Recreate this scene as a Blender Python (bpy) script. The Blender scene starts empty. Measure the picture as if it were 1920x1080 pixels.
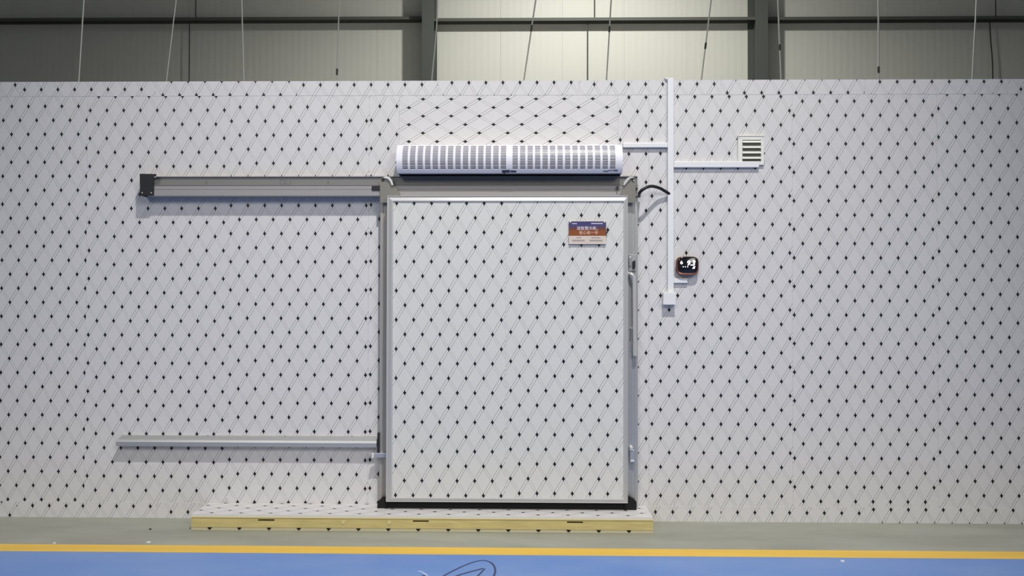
import bpy, bmesh, math, random
from mathutils import Matrix, Vector

random.seed(7)
S = bpy.context.scene
COL = S.collection

# ------------------------------------------------------------------ camera
FPX = 1443.0
CAM_D, CAM_H = 5.228, 1.509
PITCH, YAW, ROLL = math.radians(0.70), math.radians(1.0), 0.0020
cam_rot = Matrix.Rotation(YAW, 3, 'Z') @ Matrix.Rotation(math.pi / 2 + PITCH, 3, 'X') @ Matrix.Rotation(ROLL, 3, 'Z')
cam_loc = Vector((0, -CAM_D, CAM_H))
cd = bpy.data.cameras.new('camera')
cam = bpy.data.objects.new('camera', cd)
COL.objects.link(cam)
cd.sensor_width = 36.0
cd.lens = 36.0 * FPX / 1920.0
cd.clip_end = 200
cam.matrix_world = Matrix.Translation(cam_loc) @ cam_rot.to_4x4()
S.camera = cam

# ------------------------------------------------------------------ world, lamps, exposure
S.view_settings.view_transform = 'Standard'
S.view_settings.look = 'None'
S.view_settings.gamma = 1.0
S.view_settings.use_curve_mapping = False
S.view_settings.exposure = 0.0
w = bpy.data.worlds.new('hall_ambient')
S.world = w
w.use_nodes = True
w.node_tree.nodes['Background'].inputs[0].default_value = (1.0, 1.0, 1.0, 1)
w.node_tree.nodes['Background'].inputs[1].default_value = 0.125


def spot_lamp(name, loc, power, half_angle, blend=0.5, radius=0.14, col=(1, 0.985, 0.955), aim=None):
    """spot light: a hall lamp hanging straight down, or a floodlight aimed at a point"""
    d = bpy.data.lights.new(name, 'SPOT')
    d.energy = power
    d.spot_size = math.radians(half_angle * 2)
    d.spot_blend = blend
    d.shadow_soft_size = radius
    d.color = col
    o = bpy.data.objects.new(name, d)
    o.location = loc
    if aim:
        o.rotation_euler = (Vector(aim) - Vector(loc)).to_track_quat('-Z', 'Y').to_euler()
    COL.objects.link(o)


spot_lamp('flood_or_fill_light', (0.95, -4.6, 9.0), 2400, 34, 1.0, 0.13, (1, 0.985, 0.955), (-0.4, -0.9, 0.4))
spot_lamp('flood_or_fill_light', (6.5, -12.0, 8.0), 2000, 23, 1.0, 2.2, (1, 0.985, 0.96), (-1.0, 0, 0.6))  # soft fill added from the right, standing in for unseen hall lamps
spot_lamp('flood_or_fill_light', (-6.0, -14.0, 8.0), 1700, 23, 1.0, 2.2, (1, 0.985, 0.96), (-0.3, 0, 0.6))  # second added soft fill, balances the one from the right
spot_lamp('high_bay_lamp', (1.1, 5.0, 9.3), 1300, 78, 0.6, 0.12, (1, 0.985, 0.925))


# ------------------------------------------------------------------ pixel helpers
def ray(px, py):
    return cam_rot @ Vector(((px - 960) / FPX, (540 - py) / FPX, -1.0))


def P(px, py, Y=0.0):
    r = ray(px, py)
    return cam_loc + r * ((Y - cam_loc.y) / r.y)


def F(px, py, Z=0.0):
    r = ray(px, py)
    return cam_loc + r * ((Z - cam_loc.z) / r.z)


# ------------------------------------------------------------------ materials
def new_mat(name):
    m = bpy.data.materials.new(name)
    m.use_nodes = True
    nt = m.node_tree
    b = nt.nodes['Principled BSDF']
    return m, nt, b


def plain(name, col, rough=0.5, metal=0.0, spec=0.5, noise=0.0, nscale=20.0, bump=0.0, emit=None, stretch=(1, 1, 1)):
    m, nt, b = new_mat(name)
    b.inputs['Base Color'].default_value = (*col, 1)
    b.inputs['Roughness'].default_value = rough
    b.inputs['Metallic'].default_value = metal
    b.inputs['Specular IOR Level'].default_value = spec
    if emit:
        b.inputs['Emission Color'].default_value = (*emit[0], 1)
        b.inputs['Emission Strength'].default_value = emit[1]
    if noise or bump:
        tc = nt.nodes.new('ShaderNodeTexCoord')
        mp = nt.nodes.new('ShaderNodeMapping')
        mp.inputs['Scale'].default_value = stretch
        nz = nt.nodes.new('ShaderNodeTexNoise')
        nz.inputs['Scale'].default_value = nscale
        nz.inputs['Detail'].default_value = 5
        nt.links.new(tc.outputs['Object'], mp.inputs['Vector'])
        nt.links.new(mp.outputs['Vector'], nz.inputs['Vector'])
        if noise:
            r = nt.nodes.new('ShaderNodeValToRGB')
            r.color_ramp.elements[0].position = 0.3
            r.color_ramp.elements[1].position = 0.7
            r.color_ramp.elements[0].color = (*[c * (1 - noise) for c in col], 1)
            r.color_ramp.elements[1].color = (*[min(1, c * (1 + noise)) for c in col], 1)
            nt.links.new(nz.outputs['Fac'], r.inputs['Fac'])
            nt.links.new(r.outputs['Color'], b.inputs['Base Color'])
        if bump:
            bp = nt.nodes.new('ShaderNodeBump')
            bp.inputs['Strength'].default_value = bump
            bp.inputs['Distance'].default_value = 0.01
            nt.links.new(nz.outputs['Fac'], bp.inputs['Height'])
            nt.links.new(bp.outputs['Normal'], b.inputs['Normal'])
    return m


PA, PB = 0.1161, 0.1928       # print repeat in metres


def printed_film(name='printed_film', base=(0.70, 0.681, 0.678), grey_mix=0.0):
    """white film printed with double diagonal lines and black lozenges where they cross; UV in metres"""
    m, nt, b = new_mat(name)
    N, L = nt.nodes, nt.links

    def mth(op, a, bb=None, c=None):
        n = N.new('ShaderNodeMath')
        n.operation = op
        for i, v in enumerate((a, bb, c)):
            if v is None:
                continue
            if isinstance(v, (int, float)):
                n.inputs[i].default_value = v
            else:
                L.new(v, n.inputs[i])
        return n.outputs[0]

    uv = N.new('ShaderNodeUVMap')
    uv.uv_map = 'UVMap'
    sp = N.new('ShaderNodeSeparateXYZ')
    L.new(uv.outputs['UV'], sp.inputs[0])
    p = mth('DIVIDE', sp.outputs[0], PA)
    q = mth('DIVIDE', sp.outputs[1], PB)
    s = mth('ADD', p, q)
    t = mth('SUBTRACT', p, q)
    ds = mth('SUBTRACT', s, mth('ROUND', s))
    dt = mth('SUBTRACT', t, mth('ROUND', t))
    # lozenge
    du = mth('ABSOLUTE', mth('MULTIPLY', mth('ADD', ds, dt), PA * 0.5))
    dv = mth('ABSOLUTE', mth('MULTIPLY', mth('SUBTRACT', ds, dt), PB * 0.5))
    e = mth('ADD', mth('POWER', mth('DIVIDE', du, 0.0112), 0.84), mth('POWER', mth('DIVIDE', dv, 0.0192), 0.84))
    loz = mth('LESS_THAN', e, 1.0)

    def stripes(d, off, wd):
        a = mth('ABSOLUTE', d)
        dark = mth('LESS_THAN', mth('ABSOLUTE', mth('SUBTRACT', a, off)), wd)
        core = mth('LESS_THAN', a, off - wd)
        return dark, core

    dt_dark, dt_core = stripes(dt, 0.076, 0.023)
    ds_dark, ds_core = stripes(ds, 0.076, 0.020)
    nz = N.new('ShaderNodeTexNoise')
    nz.inputs['Scale'].default_value = 9.0
    nz.inputs['Detail'].default_value = 3
    L.new(uv.outputs['UV'], nz.inputs['Vector'])
    fade = mth('MULTIPLY_ADD', nz.outputs['Fac'], 0.9, 0.1)

    def mixc(fac, c1, c2):
        n = N.new('ShaderNodeMix')
        n.data_type = 'RGBA'
        L.new(fac, n.inputs['Factor'])
        for sock, v in ((n.inputs[6], c1), (n.inputs[7], c2)):
            if isinstance(v, tuple):
                sock.default_value = (*v, 1)
            else:
                L.new(v, sock)
        return n.outputs[2]

    tint = mixc(nz.outputs['Fac'], tuple(c * 0.985 for c in base), tuple(min(1, c * 1.015) for c in base))
    hi = tuple(min(1, c * 1.06) for c in base)
    mid = tuple(c * 0.97 for c in base)
    c = mixc(mth('MULTIPLY', ds_core, 0.6), tint, mid)
    c = mixc(mth('MULTIPLY', ds_dark, mth('MULTIPLY', fade, 0.62)), c, tuple(x * 0.45 for x in base))
    c = mixc(dt_core, c, hi)
    c = mixc(mth('MULTIPLY', dt_dark, 0.60), c, tuple(x * 0.36 for x in base))
    c = mixc(loz, c, (0.008, 0.008, 0.012))
    L.new(c, b.inputs['Base Color'])
    b.inputs['Roughness'].default_value = 0.42
    b.inputs['Specular IOR Level'].default_value = 0.35
    return m


M = {}
M['film'] = printed_film()
M['film_door'] = printed_film('printed_film_door', (0.71, 0.70, 0.675))
M['alu'] = plain('brushed_aluminium', (0.52, 0.52, 0.515), 0.40, 0.6, noise=0.05, nscale=6, stretch=(0.3, 40, 40))
M['alu_light'] = plain('anodised_aluminium', (0.74, 0.73, 0.71), 0.35, 0.55)
M['alu_warm'] = plain('mill_aluminium', (0.45, 0.425, 0.39), 0.45, 0.35, noise=0.05, nscale=8, stretch=(30, 30, 0.5))
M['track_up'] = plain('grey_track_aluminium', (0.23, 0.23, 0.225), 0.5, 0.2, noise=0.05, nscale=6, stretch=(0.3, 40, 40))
M['edge'] = plain('satin_edge_trim', (0.60, 0.59, 0.58), 0.4, 0.3)
M['bracket'] = plain('bracket_aluminium', (0.25, 0.24, 0.21), 0.45, 0.4)
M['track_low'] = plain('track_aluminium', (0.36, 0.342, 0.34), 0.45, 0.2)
M['edge_dull'] = plain('dull_sheet_edge', (0.50, 0.46, 0.30), 0.6)
M['steel'] = plain('galvanised_steel', (0.55, 0.56, 0.58), 0.4, 0.7)
M['chrome'] = plain('polished_steel', (0.85, 0.85, 0.83), 0.22, 0.55)
M['black'] = plain('black_plastic', (0.012, 0.012, 0.014), 0.45)
M['rubber'] = plain('black_rubber', (0.014, 0.014, 0.014), 0.7, spec=0.2)
M['white'] = plain('white_plastic', (0.80, 0.80, 0.82), 0.35)
M['duct'] = plain('white_pvc', (0.82, 0.82, 0.83), 0.4)
M['curtain'] = plain('gloss_white_casing', (0.84, 0.82, 0.88), 0.24)
M['curtain_in'] = plain('dark_grille_interior', (0.12, 0.112, 0.14), 0.6)
M['cream'] = plain('cream_vent_plastic', (0.80, 0.80, 0.73), 0.4)
M['vent_in'] = plain('vent_interior', (0.28, 0.27, 0.22), 0.7)
M['foam'] = plain('yellow_foam_core', (0.60, 0.50, 0.22), 0.85, spec=0.1, noise=0.12, nscale=9, bump=0.25, stretch=(0.6, 2, 4))
M['foam_light'] = plain('pale_foam_plug', (0.68, 0.58, 0.30), 0.8, spec=0.1)
M['sheet'] = plain('white_sheet_edge', (0.72, 0.72, 0.68), 0.4)
M['seam'] = plain('seam_backing', (0.72, 0.72, 0.72), 0.6)
M['copper'] = plain('copper_rim', (0.19, 0.068, 0.045), 0.28, 0.4)
M['screen'] = plain('black_display_glass', (0.010, 0.010, 0.014), 0.12)
M['digits'] = plain('lit_digits', (1, 1, 1), 0.5, emit=((1, 1, 1), 1.6))
M['blue_print'] = plain('navy_print', (0.065, 0.070, 0.21), 0.35)
M['white_print'] = plain('white_print', (0.62, 0.55, 0.62), 0.5)
M['cream_print'] = plain('cream_print', (0.70, 0.60, 0.52), 0.4)
M['grey_print'] = plain('grey_print', (0.36, 0.30, 0.29), 0.5)
M['peach_print'] = plain('peach_print', (0.72, 0.42, 0.32), 0.5)
M['sticker'] = plain('dark_sticker', (0.05, 0.05, 0.09), 0.4)
M['sticker_grey'] = plain('grey_marking', (0.22, 0.21, 0.27), 0.4)
M['mark'] = plain('faint_stamp_ink', (0.17, 0.17, 0.165), 0.5)
M['steel_dark'] = plain('dark_grey_painted_steel', (0.085, 0.095, 0.087), 0.55, spec=0.3)
M['girt'] = plain('green_grey_girt_steel', (0.11, 0.115, 0.10), 0.6, spec=0.3)
M['wire'] = plain('suspension_wire', (0.62, 0.62, 0.60), 0.45, 0.2)
M['wire_dark'] = plain('dark_tie_rod', (0.07, 0.075, 0.07), 0.6, spec=0.2)
M['roof'] = plain('roof_sheet', (0.65, 0.65, 0.63), 0.6)
M['ink'] = plain('dark_blue_floor_ink', (0.015, 0.03, 0.11), 0.4)
M['ink_pale'] = plain('pale_blue_floor_ink', (0.42, 0.55, 0.85), 0.4)
M['scrap'] = plain('white_scrap', (0.85, 0.84, 0.80), 0.6)
M['yellow'] = plain('yellow_line_paint', (0.82, 0.52, 0.08), 0.5, spec=0.3, noise=0.06, nscale=3, stretch=(0.4, 6, 1))


def gradient_print():
    m, nt, b = new_mat('sunset_print')
    tc = nt.nodes.new('ShaderNodeTexCoord')
    sp = nt.nodes.new('ShaderNodeSeparateXYZ')
    r = nt.nodes.new('ShaderNodeValToRGB')
    nt.links.new(tc.outputs['Generated'], sp.inputs[0])
    nt.links.new(sp.outputs[2], r.inputs['Fac'])
    cr = r.color_ramp
    cr.elements[0].position = 0.0
    cr.elements[0].color = (0.27, 0.082, 0.028, 1)
    cr.elements[1].position = 1.0
    cr.elements[1].color = (0.06, 0.06, 0.17, 1)
    for pos, c in ((0.30, (0.28, 0.085, 0.025)), (0.50, (0.15, 0.055, 0.045)), (0.68, (0.075, 0.065, 0.175))):
        el = cr.elements.new(pos)
        el.color = (*c, 1)
    nt.links.new(r.outputs['Color'], b.inputs['Base Color'])
    b.inputs['Roughness'].default_value = 0.35
    return m


M['sunset'] = gradient_print()


def floor_mat(name, c1, c2, rough, scale, stretch, bump=0.1, specks=None):
    m, nt, b = new_mat(name)
    N, L = nt.nodes, nt.links
    tc = N.new('ShaderNodeTexCoord')
    mp = N.new('ShaderNodeMapping')
    mp.inputs['Scale'].default_value = stretch
    L.new(tc.outputs['Object'], mp.inputs['Vector'])
    n1 = N.new('ShaderNodeTexNoise')
    n1.inputs['Scale'].default_value = scale
    n1.inputs['Detail'].default_value = 6
    L.new(mp.outputs['Vector'], n1.inputs['Vector'])
    r = N.new('ShaderNodeValToRGB')
    r.color_ramp.elements[0].position = 0.32
    r.color_ramp.elements[1].position = 0.68
    r.color_ramp.elements[0].color = (*c1, 1)
    r.color_ramp.elements[1].color = (*c2, 1)
    L.new(n1.outputs['Fac'], r.inputs['Fac'])
    L.new(r.outputs['Color'], b.inputs['Base Color'])
    n2 = N.new('ShaderNodeTexNoise')
    n2.inputs['Scale'].default_value = 60
    L.new(tc.outputs['Object'], n2.inputs['Vector'])
    bp = N.new('ShaderNodeBump')
    bp.inputs['Strength'].default_value = bump
    bp.inputs['Distance'].default_value = 0.004
    L.new(n2.outputs['Fac'], bp.inputs['Height'])
    L.new(bp.outputs['Normal'], b.inputs['Normal'])
    b.inputs['Roughness'].default_value = rough
    b.inputs['Specular IOR Level'].default_value = 0.4
    return m


M['concrete'] = floor_mat('grey_concrete', (0.30, 0.302, 0.255), (0.38, 0.39, 0.33), 0.55, 2.2, (0.7, 2.6, 1), 0.2)
M['blue'] = floor_mat('blue_floor_paint', (0.12, 0.25, 0.60), (0.175, 0.30, 0.61), 0.38, 1.6, (0.8, 2.0, 1), 0.12)


def cladding_mat():
    m, nt, b = new_mat('ribbed_cladding')
    N, L = nt.nodes, nt.links
    tc = N.new('ShaderNodeTexCoord')
    wv = N.new('ShaderNodeTexWave')
    wv.bands_direction = 'X'
    wv.inputs['Scale'].default_value = 2.6
    wv.inputs['Distortion'].default_value = 0.2
    L.new(tc.outputs['Object'], wv.inputs['Vector'])
    bp = N.new('ShaderNodeBump')
    bp.inputs['Strength'].default_value = 0.12
    bp.inputs['Distance'].default_value = 0.01
    L.new(wv.outputs['Fac'], bp.inputs['Height'])
    L.new(bp.outputs['Normal'], b.inputs['Normal'])
    b.inputs['Base Color'].default_value = (0.66, 0.66, 0.60, 1)
    b.inputs['Roughness'].default_value = 0.5
    b.inputs['Specular IOR Level'].default_value = 0.3
    return m


M['clad'] = cladding_mat()


# ------------------------------------------------------------------ mesh helpers
class MB:
    """collects shapes; build() links them as one mesh object"""

    def __init__(self):
        self.v, self.f, self.uv = [], [], []

    def add(self, vs, fs):
        o = len(self.v)
        self.v += [tuple(p) for p in vs]
        self.f += [tuple(i + o for i in f) for f in fs]
        return self

    def box(self, x0, x1, y0, y1, z0, z1):
        x0, x1 = min(x0, x1), max(x0, x1)
        y0, y1 = min(y0, y1), max(y0, y1)
        z0, z1 = min(z0, z1), max(z0, z1)
        return self.add([(x0, y0, z0), (x1, y0, z0), (x1, y1, z0), (x0, y1, z0), (x0, y0, z1), (x1, y0, z1), (x1, y1, z1), (x0, y1, z1)],
                        [(0, 3, 2, 1), (4, 5, 6, 7), (0, 1, 5, 4), (1, 2, 6, 5), (2, 3, 7, 6), (3, 0, 4, 7)])

    def rbox(self, x0, x1, y0, y1, z0, z1, r=0.004, seg=2):
        bm = bmesh.new()
        bmesh.ops.create_cube(bm, size=1)
        for vv in bm.verts:
            vv.co = Vector(((x0 + x1) / 2 + vv.co.x * abs(x1 - x0), (y0 + y1) / 2 + vv.co.y * abs(y1 - y0), (z0 + z1) / 2 + vv.co.z * abs(z1 - z0)))
        bmesh.ops.bevel(bm, geom=bm.edges[:], offset=r, segments=seg, affect='EDGES', profile=0.5)
        bm.verts.ensure_lookup_table()
        vs = [tuple(q.co) for q in bm.verts]
        fs = [tuple(q.index for q in f.verts) for f in bm.faces]
        bm.free()
        return self.add(vs, fs)

    def prism_x(self, prof, x0, x1):
        """profile [(y,z)] extruded along x"""
        n = len(prof)
        vs = [(x0, y, z) for y, z in prof] + [(x1, y, z) for y, z in prof]
        fs = [(i, (i + 1) % n, n + (i + 1) % n, n + i) for i in range(n)]
        fs += [tuple(range(n - 1, -1, -1)), tuple(range(n, 2 * n))]
        return self.add(vs, fs)

    def prism_y(self, prof, y0, y1):
        """outline [(x,z)] extruded along y"""
        n = len(prof)
        vs = [(x, y0, z) for x, z in prof] + [(x, y1, z) for x, z in prof]
        fs = [(i, n + i, n + (i + 1) % n, (i + 1) % n) for i in range(n)]
        fs += [tuple(range(n)), tuple(range(2 * n - 1, n - 1, -1))]
        return self.add(vs, fs)

    def prism_z(self, prof, z0, z1):
        n = len(prof)
        vs = [(x, y, z0) for x, y in prof] + [(x, y, z1) for x, y in prof]
        fs = [(i, (i + 1) % n, n + (i + 1) % n, n + i) for i in range(n)]
        fs += [tuple(range(n - 1, -1, -1)), tuple(range(n, 2 * n))]
        return self.add(vs, fs)

    def tube(self, pts, r, n=10):
        pts = [Vector(q) for q in pts]
        rings = []
        up = Vector((0.3, 1, 0.2)).normalized()
        for i, q in enumerate(pts):
            d = (pts[min(i + 1, len(pts) - 1)] - pts[max(i - 1, 0)]).normalized()
            a = d.cross(up).normalized()
            bb = d.cross(a).normalized()
            rr = r[i] if isinstance(r, (list, tuple)) else r
            rings.append([q + (a * math.cos(2 * math.pi * k / n) + bb * math.sin(2 * math.pi * k / n)) * rr for k in range(n)])
        vs = [p for ring in rings for p in ring]
        fs = []
        for i in range(len(rings) - 1):
            for k in range(n):
                fs.append((i * n + k, i * n + (k + 1) % n, (i + 1) * n + (k + 1) % n, (i + 1) * n + k))
        fs += [tuple(range(n - 1, -1, -1)), tuple(range((len(rings) - 1) * n, len(rings) * n))]
        return self.add(vs, fs)

    def disc_y(self, c, r, y0, y1, n=14):
        return self.prism_y([(c[0] + r * math.cos(2 * math.pi * k / n), c[1] + r * math.sin(2 * math.pi * k / n)) for k in range(n)], y0, y1)

    def build(self, name, mat, parent=None, uvf=None, smooth=False):
        me = bpy.data.meshes.new(name)
        me.from_pydata(self.v, [], self.f)
        bm = bmesh.new()
        bm.from_mesh(me)
        bmesh.ops.recalc_face_normals(bm, faces=bm.faces[:])
        bm.to_mesh(me)
        bm.free()
        if uvf:
            uvl = me.uv_layers.new(name='UVMap')
            for lp in me.loops:
                uvl.data[lp.index].uv = uvf(me.vertices[lp.vertex_index].co)
        me.materials.append(M[mat] if isinstance(mat, str) else mat)
        if smooth:
            for p in me.polygons:
                p.use_smooth = True
        o = bpy.data.objects.new(name, me)
        COL.objects.link(o)
        if smooth:
            me.set_sharp_from_angle(angle=math.radians(40))
        if parent:
            o.parent = parent
        else:
            # origin at the base
            c = Vector((sum(q[0] for q in self.v) / len(self.v), sum(q[1] for q in self.v) / len(self.v), min(q[2] for q in self.v)))
            if not uvf or True:
                me.transform(Matrix.Translation(-c))
                o.location = c
        return o


def tag(o, label, cat=None, group=None, kind=None):
    o['label'] = label
    if cat:
        o['category'] = cat
    if group:
        o['group'] = group
    if kind:
        o['kind'] = kind
    return o


def thing(name, label, cat, group=None, kind=None):
    o = bpy.data.objects.new(name, None)
    o.empty_display_size = 0.05
    COL.objects.link(o)
    return tag(o, label, cat, group, kind)


def text_mesh(name, body, size, centre, mat, parent, Y, shear=0.0, width=None, bold=0.0):
    """flat lettering facing the viewer side of the wall (towards -y)"""
    cu = bpy.data.curves.new(name, 'FONT')
    cu.body = body
    cu.size = size
    cu.align_x = 'CENTER'
    cu.align_y = 'CENTER'
    cu.shear = shear
    cu.offset = bold
    cu.resolution_u = 3
    o = bpy.data.objects.new(name, cu)
    COL.objects.link(o)
    dg = bpy.context.evaluated_depsgraph_get()
    me = bpy.data.meshes.new_from_object(o.evaluated_get(dg))
    bpy.data.objects.remove(o)
    if len(me.vertices):
        xs = [q.co.x for q in me.vertices]
        zs = [q.co.y for q in me.vertices]
        mx, mz = (min(xs) + max(xs)) / 2, (min(zs) + max(zs)) / 2
        k = (width / (max(xs) - min(xs))) if width else 1.0
        for q in me.vertices:
            q.co = Vector((centre[0] + (q.co.x - mx) * k, Y, centre[1] + (q.co.y - mz) * (k if width else 1)))
    me.materials.clear()
    me.materials.append(M[mat])
    t = bpy.data.objects.new(name, me)
    COL.objects.link(t)
    t.parent = parent
    return t


def film_uv(ref, swap=False):
    if swap:
        return lambda co: (co.z - ref.z, co.x - ref.x)
    return lambda co: (co.x - ref.x, co.z - ref.z)


# ================================================================== the hall
BACK_Y = 8.90
HALL_X0, HALL_X1, HALL_Y0, CEIL_Z = -22.0, 22.0, -20.0, 10.0

fl = MB().box(HALL_X0, HALL_X1, HALL_Y0, BACK_Y + 0.3, -0.2, 0.0).build('floor', 'concrete')
tag(fl, 'grey concrete hall floor with a painted blue zone behind a yellow line', 'floor', kind='structure')
yl0, yl1 = F(960, 1027.5).y, F(960, 1041.0).y
fl_off = fl.location.copy()


def floor_part(mb, name, mat):
    o = mb.build(name, mat, fl)
    o.matrix_parent_inverse = Matrix.Translation(-fl_off)
    return o


floor_part(MB().box(HALL_X0, HALL_X1, yl1, yl0, -0.001, 0.0012), 'yellow_line', 'yellow')
floor_part(MB().box(HALL_X0, HALL_X1, HALL_Y0, yl1, -0.001, 0.0008), 'blue_paint_zone', 'blue')


def ribbon(pts, width, z0=0.0006, z1=0.0018, tip=True):
    mb = MB()
    pts = [Vector((q.x, q.y, 0)) for q in pts]
    n = len(pts)
    L_, R_ = [], []
    for i, q in enumerate(pts):
        d = (pts[min(i + 1, n - 1)] - pts[max(i - 1, 0)]).normalized()
        nrm = Vector((-d.y, d.x, 0))
        wd = width * (0.45 if tip and i in (0, n - 1) else 1) / 2
        L_.append(q + nrm * wd)
        R_.append(q - nrm * wd)
    vs = [(p.x, p.y, z) for z in (z0, z1) for row in (L_, R_) for p in row]
    fs = []
    for i in range(n - 1):
        fs.append((2 * n + i, 2 * n + i + 1, 3 * n + i + 1, 3 * n + i))
        fs.append((i, 2 * n + i, 2 * n + i + 1, i + 1))
        fs.append((n + i, n + i + 1, 3 * n + i + 1, 3 * n + i))
    mb.add(vs, fs)
    return mb


def catmull(pts, k=6):
    pts = [Vector(p) for p in pts]
    out = []
    for i in range(len(pts) - 1):
        p0, p1, p2, p3 = pts[max(i - 1, 0)], pts[i], pts[i + 1], pts[min(i + 2, len(pts) - 1)]
        for j in range(k):
            t = j / k
            out.append(0.5 * ((2 * p1) + (p2 - p0) * t + (2 * p0 - 5 * p1 + 4 * p2 - p3) * t * t + (3 * p1 - p0 - 3 * p2 + p3) * t ** 3))
    out.append(pts[-1])
    return out


floor_part(ribbon(catmull([F(*q) for q in [(800, 1098), (832, 1080), (860, 1065.5), (880, 1057), (895, 1052.5), (908, 1051.3), (919, 1054.5), (926.5, 1062), (928.5, 1071), (926, 1080), (918, 1092), (900, 1104)]]), 0.011), 'ink_stroke', 'ink')
floor_part(ribbon(catmull([F(*q) for q in [(836, 1089), (858, 1079.5), (880, 1073), (895, 1069), (906, 1066)]]), 0.013), 'ink_stroke', 'ink')
floor_part(ribbon(catmull([F(*q) for q in [(909, 1066.5), (903, 1073), (896, 1080), (884, 1090)]]), 0.010), 'ink_stroke', 'ink')
floor_part(ribbon(catmull([F(*q) for q in [(784, 1071), (791, 1073), (797, 1076.5), (801, 1081), (803, 1090)]]), 0.013), 'pale_stroke', 'ink_pale')
floor_part(ribbon(catmull([F(*q) for q in [(791, 1081), (795, 1079.5), (799, 1082), (800, 1090)]]), 0.010), 'ink_stroke', 'ink')

# hall back wall: cladding sheets on a backing
wb = MB().box(HALL_X0, HALL_X1, BACK_Y + 0.05, BACK_Y + 0.2, 0, CEIL_Z).build('wall_back', 'seam')
tag(wb, 'tall pale clad hall wall behind the printed panel room', 'wall', kind='structure')
wb_off = wb.location.copy()
SEAM0 = P(135, 100, BACK_Y).x
CW = 1.14
k0 = int((HALL_X0 - SEAM0) / CW)
for k in range(k0, int((HALL_X1 - SEAM0) / CW)):
    a = SEAM0 + k * CW
    o = MB().rbox(a + 0.0006, a + CW - 0.0006, BACK_Y, BACK_Y + 0.05, 0.0, CEIL_Z, 0.0015, 1).build('cladding_sheet', 'clad', wb)
    o.matrix_parent_inverse = Matrix.Translation(-wb_off)

ce = MB().box(HALL_X0, HALL_X1, HALL_Y0 + 3, BACK_Y, CEIL_Z, CEIL_Z + 0.15).build('ceiling', 'roof')
tag(ce, 'pale sheet roof of the hall', 'ceiling', kind='structure')


# steel columns of the hall (H sections)
def column(xc, label):
    t = thing('steel_column', label, 'column', 'steel columns of the hall wall')
    fw, dep, ft = 0.215, 0.50, 0.016
    yb = BACK_Y
    t.location = (xc, yb - dep / 2, 0)
    MB().box(-fw / 2, fw / 2, -dep / 2, -dep / 2 + ft, 0, CEIL_Z).build('front_flange', 'steel_dark', t)
    MB().box(-fw / 2, fw / 2, dep / 2 - ft, dep / 2, 0, CEIL_Z).build('rear_flange', 'steel_dark', t)
    MB().box(-0.006, 0.006, -dep / 2 + ft, dep / 2 - ft, 0, CEIL_Z).build('web', 'steel_dark', t)
    MB().box(-fw / 2 - 0.05, fw / 2 + 0.05, -dep / 2 - 0.05, dep / 2, 0, 0.02).build('base_plate', 'steel_dark', t)
    return t


fy = BACK_Y - 0.5
cl = (P(791, 80, fy).x + 0.1075)
cr_ = (P(1440, 80, fy).x - 0.1075)
column(cl, 'dark grey steel column standing left of the brightly lit wall bay')
column(cr_, 'dark grey steel column standing right of the brightly lit wall bay')

# girts: one length per bay, each a lipped channel lying flat
ZG = [(HALL_X0, cl - 0.12, 400, 32.3, 'dark horizontal girt crossing the dim wall bay left of both columns'),
      (cl - 0.10, cr_ + 0.10, 1100, 32.8, 'horizontal girt crossing the brightly lit wall bay between the columns'),
      (cr_ + 0.12, HALL_X1, 1700, 30.6, 'dark horizontal girt crossing the grey wall bay right of both columns')]
girt_z = []
for gx0, gx1, gpx, gpy, lab in ZG:
    zt = P(gpx, gpy, BACK_Y - 0.18).z
    girt_z.append(zt)
    prof = [(BACK_Y, zt), (BACK_Y - 0.18, zt), (BACK_Y - 0.18, zt - 0.055), (BACK_Y - 0.176, zt - 0.055), (BACK_Y - 0.176, zt - 0.004),
            (BACK_Y - 0.004, zt - 0.004), (BACK_Y - 0.004, zt - 0.055), (BACK_Y, zt - 0.055)]
    o = MB().prism_x(prof, gx0, gx1).build('wall_girt', 'girt')
    tag(o, lab, 'girt', 'girts on the hall wall')

# tie rods between girts
for (pu, pl, gz, lab) in ((367, 355, 0, 'thin dark tie rod on the dim left wall bay'),
                          (1115, 1102, 1, 'thin dark tie rod on the bright middle wall bay'),
                          (1867, 1860, 2, 'thin dark tie rod on the right wall bay near the picture edge')):
    t = thing('tie_rod', lab, 'rod', 'tie rods between the girts')
    yy = BACK_Y - 0.10
    xu, xl = P(pu, 20, yy).x, P(pl, 100, yy).x
    zt = girt_z[gz]
    t.location = (xl, yy, zt)
    MB().tube([(xu - xl, 0, -0.06), (xu - xl, 0, 1.5)], 0.010, 6).build('upper_rod', 'wire_dark', t)
    if gz == 2:
        pts = [Vector((P(px, py, yy).x - xl, 0, P(px, py, yy).z - zt)) for px, py in ((1855.5, 42), (1857.5, 75), (1860.5, 110), (1861.5, 150))]
        pts.append(pts[-1] + Vector((0, 0, -0.6)))
        MB().tube(catmull(pts, 4), 0.012, 6).build('lower_rod', 'wire_dark', t)
    else:
        MB().tube([(0, 0, 0.0), (0, 0, -1.7)], 0.010, 6).build('lower_rod', 'wire_dark', t)
    MB().tube([(0, 0, -0.012), (0, 0, 0.012)], 0.02, 6).build('nut', 'wire_dark', t)

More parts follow.
